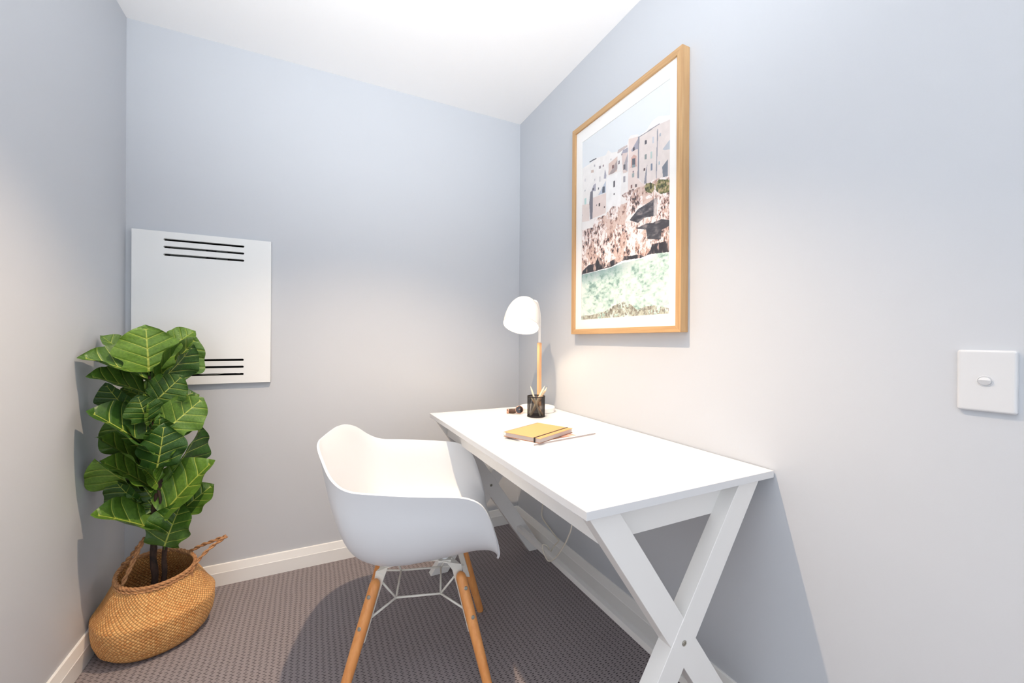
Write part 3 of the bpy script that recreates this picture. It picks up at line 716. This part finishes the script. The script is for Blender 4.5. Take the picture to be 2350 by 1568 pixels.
lathe(bm, [(CR_-.001, CHT-.004), (CR_+.0012, CHT-.004), (CR_+.0016, CHT-.002), (CR_+.0012, CHT), (CR_-.001, CHT), (CR_-.001, CHT-.004)], 48, None, False, False); fin('rim', bm, M['blackmesh'], cup)
def pencil(tip, foot, body, tipm, label, rr=.0044):
    T, F = Vector(tip), Vector(foot); ax = (F-T).normalized(); Ln = (F-T).length
    t = thing('pencil', label, 'pencil', foot, 0, 'pencils in the mesh cup')
    def tl(o): o.matrix_parent_inverse = t.matrix_basis.inverted(); return o
    bm = bmesh.new(); tube(bm, [T+ax*.022, F-ax*0], rr, 6); tl(fin('barrel', bm, body, t))
    bm = bmesh.new(); tube(bm, [T+ax*.005, T+ax*.0222], [.0009, rr*.98], 6); tl(fin('sharpened_cone', bm, M['cream'], t))
    bm = bmesh.new(); tube(bm, [T, T+ax*.0052], [.0002, .0009], 6); tl(fin('tip', bm, tipm, t))
z0 = DZ+.005; cx_, cy_ = CUP[0], CUP[1]
pencil((cx_-.033, cy_-.002, DZ+.145), (cx_+.010, cy_-.022, z0), M['cream'], M['cream'], 'cream pencil in the mesh cup leaning left')
pencil((cx_+.036, cy_-.018, DZ+.144), (cx_-.026, cy_+.010, z0), M['cream'], M['cream'], 'cream pencil in the mesh cup leaning right, taller of the two on that side')
pencil((cx_+.055, cy_-.010, DZ+.138), (cx_-.014, cy_+.022, z0), M['peach'], M['graphite'], 'peach pencil with dark point, furthest right in the mesh cup')
pencil((cx_-.020, cy_+.022, DZ+.092), (cx_+.026, cy_-.022, z0), M['peach'], M['cream'], 'short peach pencil low inside the mesh cup, its tip below the rim')

# wrist watch lying on its side
wt_ = thing('wrist_watch', 'rose gold wristwatch with dark dial and brown strap beside the mesh cup', 'watch', (-.262, -.484, DZ))
fn = Vector((-.25, -1, .16)).normalized(); wc = Vector((.012, -.012, .0205))
mt = disc_axis(wc, fn)
bm = bmesh.new(); lathe(bm, [(.017, -.009), (.0195, -.006), (.0198, 0), (.0185, .0015), (.0172, .0005)], 40, mt, True, False); fin('case', bm, M['rosegold'], wt_, True)
bm = bmesh.new(); lathe(bm, [(.0172, -.001), (.0172, .0003), (.0005, .0004)], 40, mt, True, True); dial_ = fin('dial', bm, M['dial'], wt_)
bm = bmesh.new()
for ang, ln in ((2.6, .008), (.5, .011), (1.2, .012)):
    dvec = Vector((math.cos(ang), math.sin(ang), 0)); sd = Vector((-dvec.y, dvec.x, 0))*.0004
    R = [[mt @ (dvec*0+sd+Vector((0, 0, .0006))), mt @ (dvec*0-sd+Vector((0, 0, .0006))), mt @ (dvec*0-sd+Vector((0, 0, .0009))), mt @ (dvec*0+sd+Vector((0, 0, .0009)))], [mt @ (dvec*ln+sd+Vector((0, 0, .0006))), mt @ (dvec*ln-sd+Vector((0, 0, .0006))), mt @ (dvec*ln-sd+Vector((0, 0, .0009))), mt @ (dvec*ln+sd+Vector((0, 0, .0009)))]]
    rings(bm, R)
fin('hands', bm, M['rosegold'], wt_)
def strap(path, half, mat, name):
    bm = bmesh.new(); R = []; P = smooth_path(path, 5)
    for i, p_ in enumerate(P):
        tt = (P[min(i+1, len(P)-1)]-P[max(i-1, 0)]).normalized(); up = Vector((0, 0, 1)); up = (up-tt*up.dot(tt)).normalized(); nn = tt.cross(up)
        R.append([p_+up*half+nn*.0011, p_-up*half+nn*.0011, p_-up*half-nn*.0011, p_+up*half-nn*.0011])
    rings(bm, R); return fin(name, bm, mat, wt_, True)
strap([(-.006, -.006, .014), (-.014, .000, .0120), (-.022, .008, .0115), (-.029, .017, .0112)], .0095, M['leather'], 'strap')
strap([(-.029, .017, .0112), (-.033, .026, .0112), (-.027, .033, .0112), (-.008, .034, .0112), (.014, .024, .012), (.027, .006, .016), (.027, -.006, .018)], .0095, M['leather'], 'strap')
strap([(-.0305, .017, .0112), (-.0355, .027, .0112), (-.0305, .0345, .0112)], .0108, M['rosegold'], 'buckle')

# magazine
mg = thing('magazine', 'white magazine lying on the desk under the yellow notebook', 'magazine', (-.345, -.905, DZ), math.radians(9.5))
boxo('pages', M['paper'], mg, -.149, .149, -.109, .109, .0003, .0058)
k = NT('magazine_cover'); tc = k.n('ShaderNodeTexCoord'); sp = k.n('ShaderNodeSeparateXYZ'); k.l(tc, sp, 3, 0)
def band_(s, lo, hi): return k.math('MULTIPLY', k.math('GREATER_THAN', s, lo), k.math('LESS_THAN', s, hi))
X_, Y_ = sp.outputs[0], sp.outputs[1]
pic_m = k.math('MULTIPLY', band_(X_, -.125, .060), band_(Y_, -.100, .030))
nz = k.n('ShaderNodeTexNoise'); nz.inputs['Scale'].default_value = 14; nz.inputs['Detail'].default_value = 3; k.l(tc, nz, 3, 0)
rp = k.n('ShaderNodeValToRGB'); rp.color_ramp.elements[0].color = srgb(116, 70, 52); rp.color_ramp.elements[0].position = .40
rp.color_ramp.elements[1].color = srgb(248, 240, 232); rp.color_ramp.elements[1].position = .62; e = rp.color_ramp.elements.new(.52); e.color = srgb(226, 150, 124); k.l(nz, rp)
c = k.mix(k.math('MULTIPLY', pic_m, .9), srgb(248, 247, 245), rp.outputs[0])
# faint, unreadable lines of print near the right-hand end
ln_ = k.math('MULTIPLY', band_(Y_, -.085, .085), band_(X_, .086, .122))
nb = k.n('ShaderNodeTexNoise'); nb.inputs['Scale'].default_value = 90; k.l(tc, nb, 3, 0)
st_ = k.math('GREATER_THAN', k.math('SINE', k.math('MULTIPLY', X_, 520.0)), .1)
c = k.mix(k.math('MULTIPLY', k.math('MULTIPLY', ln_, st_), k.math('MULTIPLY', k.math('GREATER_THAN', nb.outputs[0], .5), .6)), c, srgb(130, 128, 130))
k.t.links.new(c, k.b.inputs['Base Color']); k.b.inputs['Roughness'].default_value = .35; M['magcover'] = k.m
bm = bmesh.new(); box(bm, -.150, .150, -.110, .110, .0058, .0063); box(bm, -.150, .150, -.110, .110, 0, .0004); box(bm, -.1503, -.1497, -.110, .110, 0, .0063)
fin('cover', bm, M['magcover'], mg)
# notebook
nb_ = thing('notebook', 'mustard spiral notebook with a black elastic band on top of the magazine', 'notebook', (-.390, -.925, DZ+.0064), math.radians(25))
NL, NW, NH = .1075, .080, .0165
boxo('pages', M['paper'], nb_, -NL+.003, NL-.003, -NW+.002, NW-.008, .0012, NH-.0012)
cv1 = boxo('front_cover', M['cover'], nb_, -NL, NL, -NW, NW, NH-.0012, NH, bev=.0004)
cv2 = boxo('back_cover', M['cover_brown'], nb_, -NL, NL, -NW, NW, 0, .0012, bev=.0004); cv2['label'] = 'brown back cover'
bm = bmesh.new(); ex = -.0  # elastic runs parallel to the long edge opposite the spiral
yb = -NW+.020
for a in ((-NL-.0006, NL+.0006, yb, yb+.006, NH, NH+.0007), (-NL-.0006, NL+.0006, yb, yb+.006, -.0000, .0006), (-NL-.0009, -NL-.0001, yb, yb+.006, 0, NH+.0007), (NL+.0001, NL+.0009, yb, yb+.006, 0, NH+.0007)): box(bm, *a)
fin('elastic_band', bm, M['elastic'], nb_)
bm = bmesh.new()
for i in range(26):
    xx = -NL+.008+i*(2*NL-.016)/25
    pts = [Vector((xx, NW-.004+.0095*math.cos(a), NH/2+.0097*math.sin(a))) for a in np.linspace(PI*.42, -PI*.42, 9)] + []
    tube(bm, [Vector((xx, NW-.006, NH+.0004))]+pts+[Vector((xx, NW-.006, .0004))], .0005, 5)
sp_ = fin('spiral_wire', bm, M['steel'], nb_); 

# ---------------------------------------------------------------- basket
BC = Vector((-1.660, -.281, 0))
bas = thing('woven_basket', 'round woven seagrass belly basket with rope handles in the back left corner', 'basket', BC)
prof = [(.0, .004), (.10, .002), (.138, .006), (.157, .026), (.169, .060), (.1745, .095), (.1765, .124), (.1765, .131), (.172, .138), (.158, .158), (.142, .184), (.127, .214), (.1155, .242), (.1130, .252)]
inner = [(.1095, .252), (.112, .244), (.124, .222), (.138, .194), (.152, .166), (.164, .140), (.163, .118)]
bm = bmesh.new(); uvl = bm.loops.layers.uv.new('uv'); NB = 96; PR = []
def resamp(P, n):
    out = []; 
    for i in range(len(P)-1):
        k_ = max(1, int(math.dist(P[i], P[i+1])/.012))
        for j in range(k_): out.append(tuple(P[i][q]+(P[i+1][q]-P[i][q])*j/k_ for q in (0, 1)))
    return out+[P[-1]]
PR = resamp(prof, 0)+resamp(inner, 0); s = 0; S = [0]
for i in range(1, len(PR)): s += math.dist(PR[i], PR[i-1]); S.append(s)
vs = []
for (q, z) in PR:
    ring = []
    for j in range(NB):
        a = 2*PI*j/NB; qq = max(q, .0004)
        x, y = qq*math.cos(a), qq*math.sin(a)
        lift = max(0, (z-.133)/.119); zz = z+lift*(-.071*x+.132*y)*1.0
        wob = .004*math.sin(3*a+1.3)*min(1, z/.1)+.0025*math.sin(7*a+z*30)*min(1, z/.1)
        # slightly pinched where the handles are tied
        ring.append(bm.verts.new((x*(1+wob/max(qq, .05)), y*(1+wob/max(qq, .05)), zz)))
    vs.append(ring)
for i in range(len(vs)-1):
    for j in range(NB):
        f = bm.faces.new((vs[i][j], vs[i][(j+1) % NB], vs[i+1][(j+1) % NB], vs[i+1][j]))
        uvs = [(j/NB, S[i]/.5), ((j+1)/NB, S[i]/.5), ((j+1)/NB, S[i+1]/.5), (j/NB, S[i+1]/.5)]
        for lp, q in zip(f.loops, uvs): lp[uvl].uv = q
me = bpy.data.meshes.new('body'); bm.to_mesh(me); bm.free(); bd = link('body', me, M['seagrass'], bas, True)
# braided rim and twisted handles
def rope(pts, rr, name, parent, strands=2, turns=60, mat=None):
    F = frames(pts); L_ = 0; bm = bmesh.new(); acc = [0]
    for i in range(1, len(F)): acc.append(acc[-1]+(F[i][0]-F[i-1][0]).length)
    for k_ in range(strands):
        tube(bm, [p_+a*rr*.55*math.cos(turns*l_+2*PI*k_/strands)+b_*rr*.55*math.sin(turns*l_+2*PI*k_/strands) for (p_, a, b_), l_ in zip(F, acc)], rr*.62, 7)
    return fin(name, bm, mat or M['rope'], parent, True)
rim = []
for j in range(181):
    a = 2*PI*j/180; x, y = .112*math.cos(a), .112*math.sin(a); rim.append((x*(1+.03*math.sin(3*a+1.3)), y*(1+.03*math.sin(3*a+1.3)), .2535+1.0*(-.071*x+.132*y)))
rope(rim, .0064, 'rim_braid', bas, 3, 140)
rope([(q[0]*1.035, q[1]*1.035, q[2]-.010) for q in rim], .0046, 'rim_braid', bas, 2, 170)
def bl_(P): return [tuple(Vector(q)-BC) for q in P]
hl = rope(smooth_path(bl_([(-1.744, -.358, .205), (-1.735, -.348, .245), (-1.716, -.336, .297), (-1.700, -.330, .343), (-1.689, -.324, .374), (-1.685, -.312, .381), (-1.692, -.298, .372), (-1.716, -.278, .338), (-1.742, -.262, .300), (-1.768, -.245, .268), (-1.776, -.240, .245)]), 14), .0068, 'handle', bas, 2, 110)
hr = rope(smooth_path(bl_([(-1.548, -.318, .212), (-1.545, -.312, .236), (-1.527, -.300, .264), (-1.4925, -.286, .2955), (-1.460, -.272, .313), (-1.4488, -.262, .316), (-1.456, -.248, .313), (-1.492, -.238, .300), (-1.538, -.220, .282), (-1.580, -.204, .258)]), 14), .0062, 'handle', bas, 2, 110)

# ---------------------------------------------------------------- fiddle leaf plant
pl = thing('fiddle_leaf_plant', 'artificial fiddle leaf fig with broad glossy green leaves standing in the woven basket', 'plant', (-1.661, -.273, .004))
PV = Vector((-1.661, -.273, .004))
def pll(o): o.matrix_parent_inverse = pl.matrix_basis.inverted(); return o
bm = bmesh.new(); lathe(bm, [(.05, 0), (.075, .003), (.095, .10), (.098, .118), (.092, .120), (.0005, .122)], 32, Matrix.Translation(PV), True, False)
pll(fin('pot', bm, M['soil'], pl, True))
STA = [(-1.6646, -.28, .118), (-1.6646, -.28, .2079), (-1.6688, -.28, .326), (-1.6704, -.28, .4238), (-1.6631, -.28, .5037), (-1.6519, -.28, .5671), (-1.6598, -.28, .6659), (-1.6726, -.28, .7323), (-1.6780, -.28, .8139), (-1.6765, -.275, .877), (-1.684, -.272, .9588), (-1.685, -.278, 1.00)]
STB = [(-1.6380, -.29, .118), (-1.6353, -.29, .2172), (-1.6331, -.29, .3227), (-1.636, -.29, .4212), (-1.6465, -.29, .5045), (-1.655, -.288, .60), (-1.657, -.284, .68)]
for P, r0 in ((STA, .0115), (STB, .0095)):
    Q = smooth_path(P, 6); bm = bmesh.new(); nQ = len(Q)
    tube(bm, [q+Vector((.0015*math.sin(i*1.1), .0012*math.cos(i*.9), 0)) for i, q in enumerate(Q)], [r0*(1-.62*i/nQ)*(1+.07*math.sin(i*1.7)) for i in range(nQ)], 12)
    pll(fin('stem', bm, M['bark'], pl, True))
def leaf_mesh(seed):
    rg = random.Random(seed); bm = bmesh.new(); uvl = bm.loops.layers.uv.new('uv'); NX, NY = 26, 16
    p1, p2, p3 = rg.random()*6, rg.random()*6, rg.random()*6; curl = .12+.12*rg.random(); cup_ = .30+.24*rg.random()
    g = []
    for i in range(NX+1):
        x = i/NX
        # violin outline: narrow waist near the base, broad shoulder towards the tip
        w = .5*(math.sin(PI*x**.78)**.75)*(.60+.55*x) if 0 < x < 1 else .006
        w *= (1-.10*math.exp(-((x-.30)/.10)**2)); w += .10*math.exp(-((x-.12)/.09)**2)*min(1, x/.05); w = max(w, .006)
        if x > .93: w *= 1-.35*((x-.93)/.07)
        row = []
        for j in range(NY+1):
            s = -1+2*j/NY; edge = abs(s)**2
            ww = w*(1+.06*math.sin(x*15+p1+(2 if s > 0 else 0))*edge)
            y = s*ww
            z = cup_*abs(s)**1.4*w-curl*(x**2)*.9+.028*edge*math.sin(x*17+p2+(1.9 if s > 0 else 0))+.012*math.sin(x*6*2*PI*.5-abs(y)*9)*edge**.5-.004*math.exp(-(y/.02)**2)
            row.append((bm.verts.new((x, y, z)), (x, .5+y)))
        g.append(row)
    for i in range(NX):
        for j in range(NY):
            q = (g[i][j], g[i+1][j], g[i+1][j+1], g[i][j+1]); f = bm.faces.new([a[0] for a in q])
            for lp, a in zip(f.loops, q): lp[uvl].uv = a[1]
    me = bpy.data.meshes.new('leaf'); bm.to_mesh(me); bm.free(); me.materials.append(M['leaf'])
    for p_ in me.polygons: p_.use_smooth = True
    return me
LM_ = [leaf_mesh(s) for s in range(6)]
rg = random.Random(21); PTS_ = smooth_path(STA, 5)
for z in np.linspace(.44, 1.0, 15):
    q = min(PTS_, key=lambda p_: abs(p_.z-z)); th = rg.uniform(.1, 1.15)*PI*(1 if rg.random() < .75 else -1.0)
    rr_ = rg.uniform(.055, .085); hh = rg.uniform(.06, .10)
    LEAVES.append(((q.x+.012*math.cos(th), q.y+.012*math.sin(th), q.z), (max(q.x+rr_*math.cos(th), -1.80), q.y+rr_*math.sin(th)*.9, min(q.z+hh, 1.13)), rg.uniform(.5, 1.0), rg.choice((-1, 1))))
CAMP = Vector((-1.14, -2.22, 1.11))   # leaves are turned towards the open side of the room
for i, (b0, t0, ratio, sg) in enumerate(LEAVES):
    B, T = Vector(b0), Vector(t0); ax = T-B; L = ax.length*(.97 if T.x < -1.77 else 1.04); ax.normalize()
    fc_ = Vector((.35, -1, .25)); fc_ = (fc_-ax*fc_.dot(ax)).normalized(); sd = fc_.cross(ax)
    phi = math.acos(min(1, ratio))*(-1 if sg < 0 else 1)*(1 if ax.x < 0 else -1)*.95
    nn = fc_*math.cos(phi)+sd*math.sin(phi)*-1
    if nn.z < -.15 and sg > 0: nn = fc_*math.cos(phi)+sd*math.sin(phi)
    yy = nn.cross(ax)
    wsc = L*(1.02 if ratio < 1 else 1.02+.5*(ratio-1))
    o = link('leaf', LM_[i % 6], None, pl)
    mtx = Matrix(((ax.x*L, yy.x*wsc, nn.x*L, B.x), (ax.y*L, yy.y*wsc, nn.y*L, B.y), (ax.z*L, yy.z*wsc, nn.z*L, B.z), (0, 0, 0, 1)))
    o.matrix_parent_inverse = pl.matrix_basis.inverted(); 
    # bake the placement into rotation + scale
    rot = Matrix(((ax.x, yy.x, nn.x), (ax.y, yy.y, nn.y), (ax.z, yy.z, nn.z)))
    o.location = B; o.rotation_euler = rot.to_euler(); o.scale = (L, wsc, L)
    # short petiole back to the nearest stem point
    near = min(smooth_path(STA, 4)+smooth_path(STB, 4), key=lambda q: (q-(B+Vector((0, 0, -.015)))).length)
    if (near-B).length > .008:
        bm = bmesh.new(); tube(bm, smooth_path([near, (near+B)/2+Vector((0, 0, -.004)), B+ax*.004], 4), .0024, 6); pll(fin('petiole', bm, M['leaf'], pl, True))
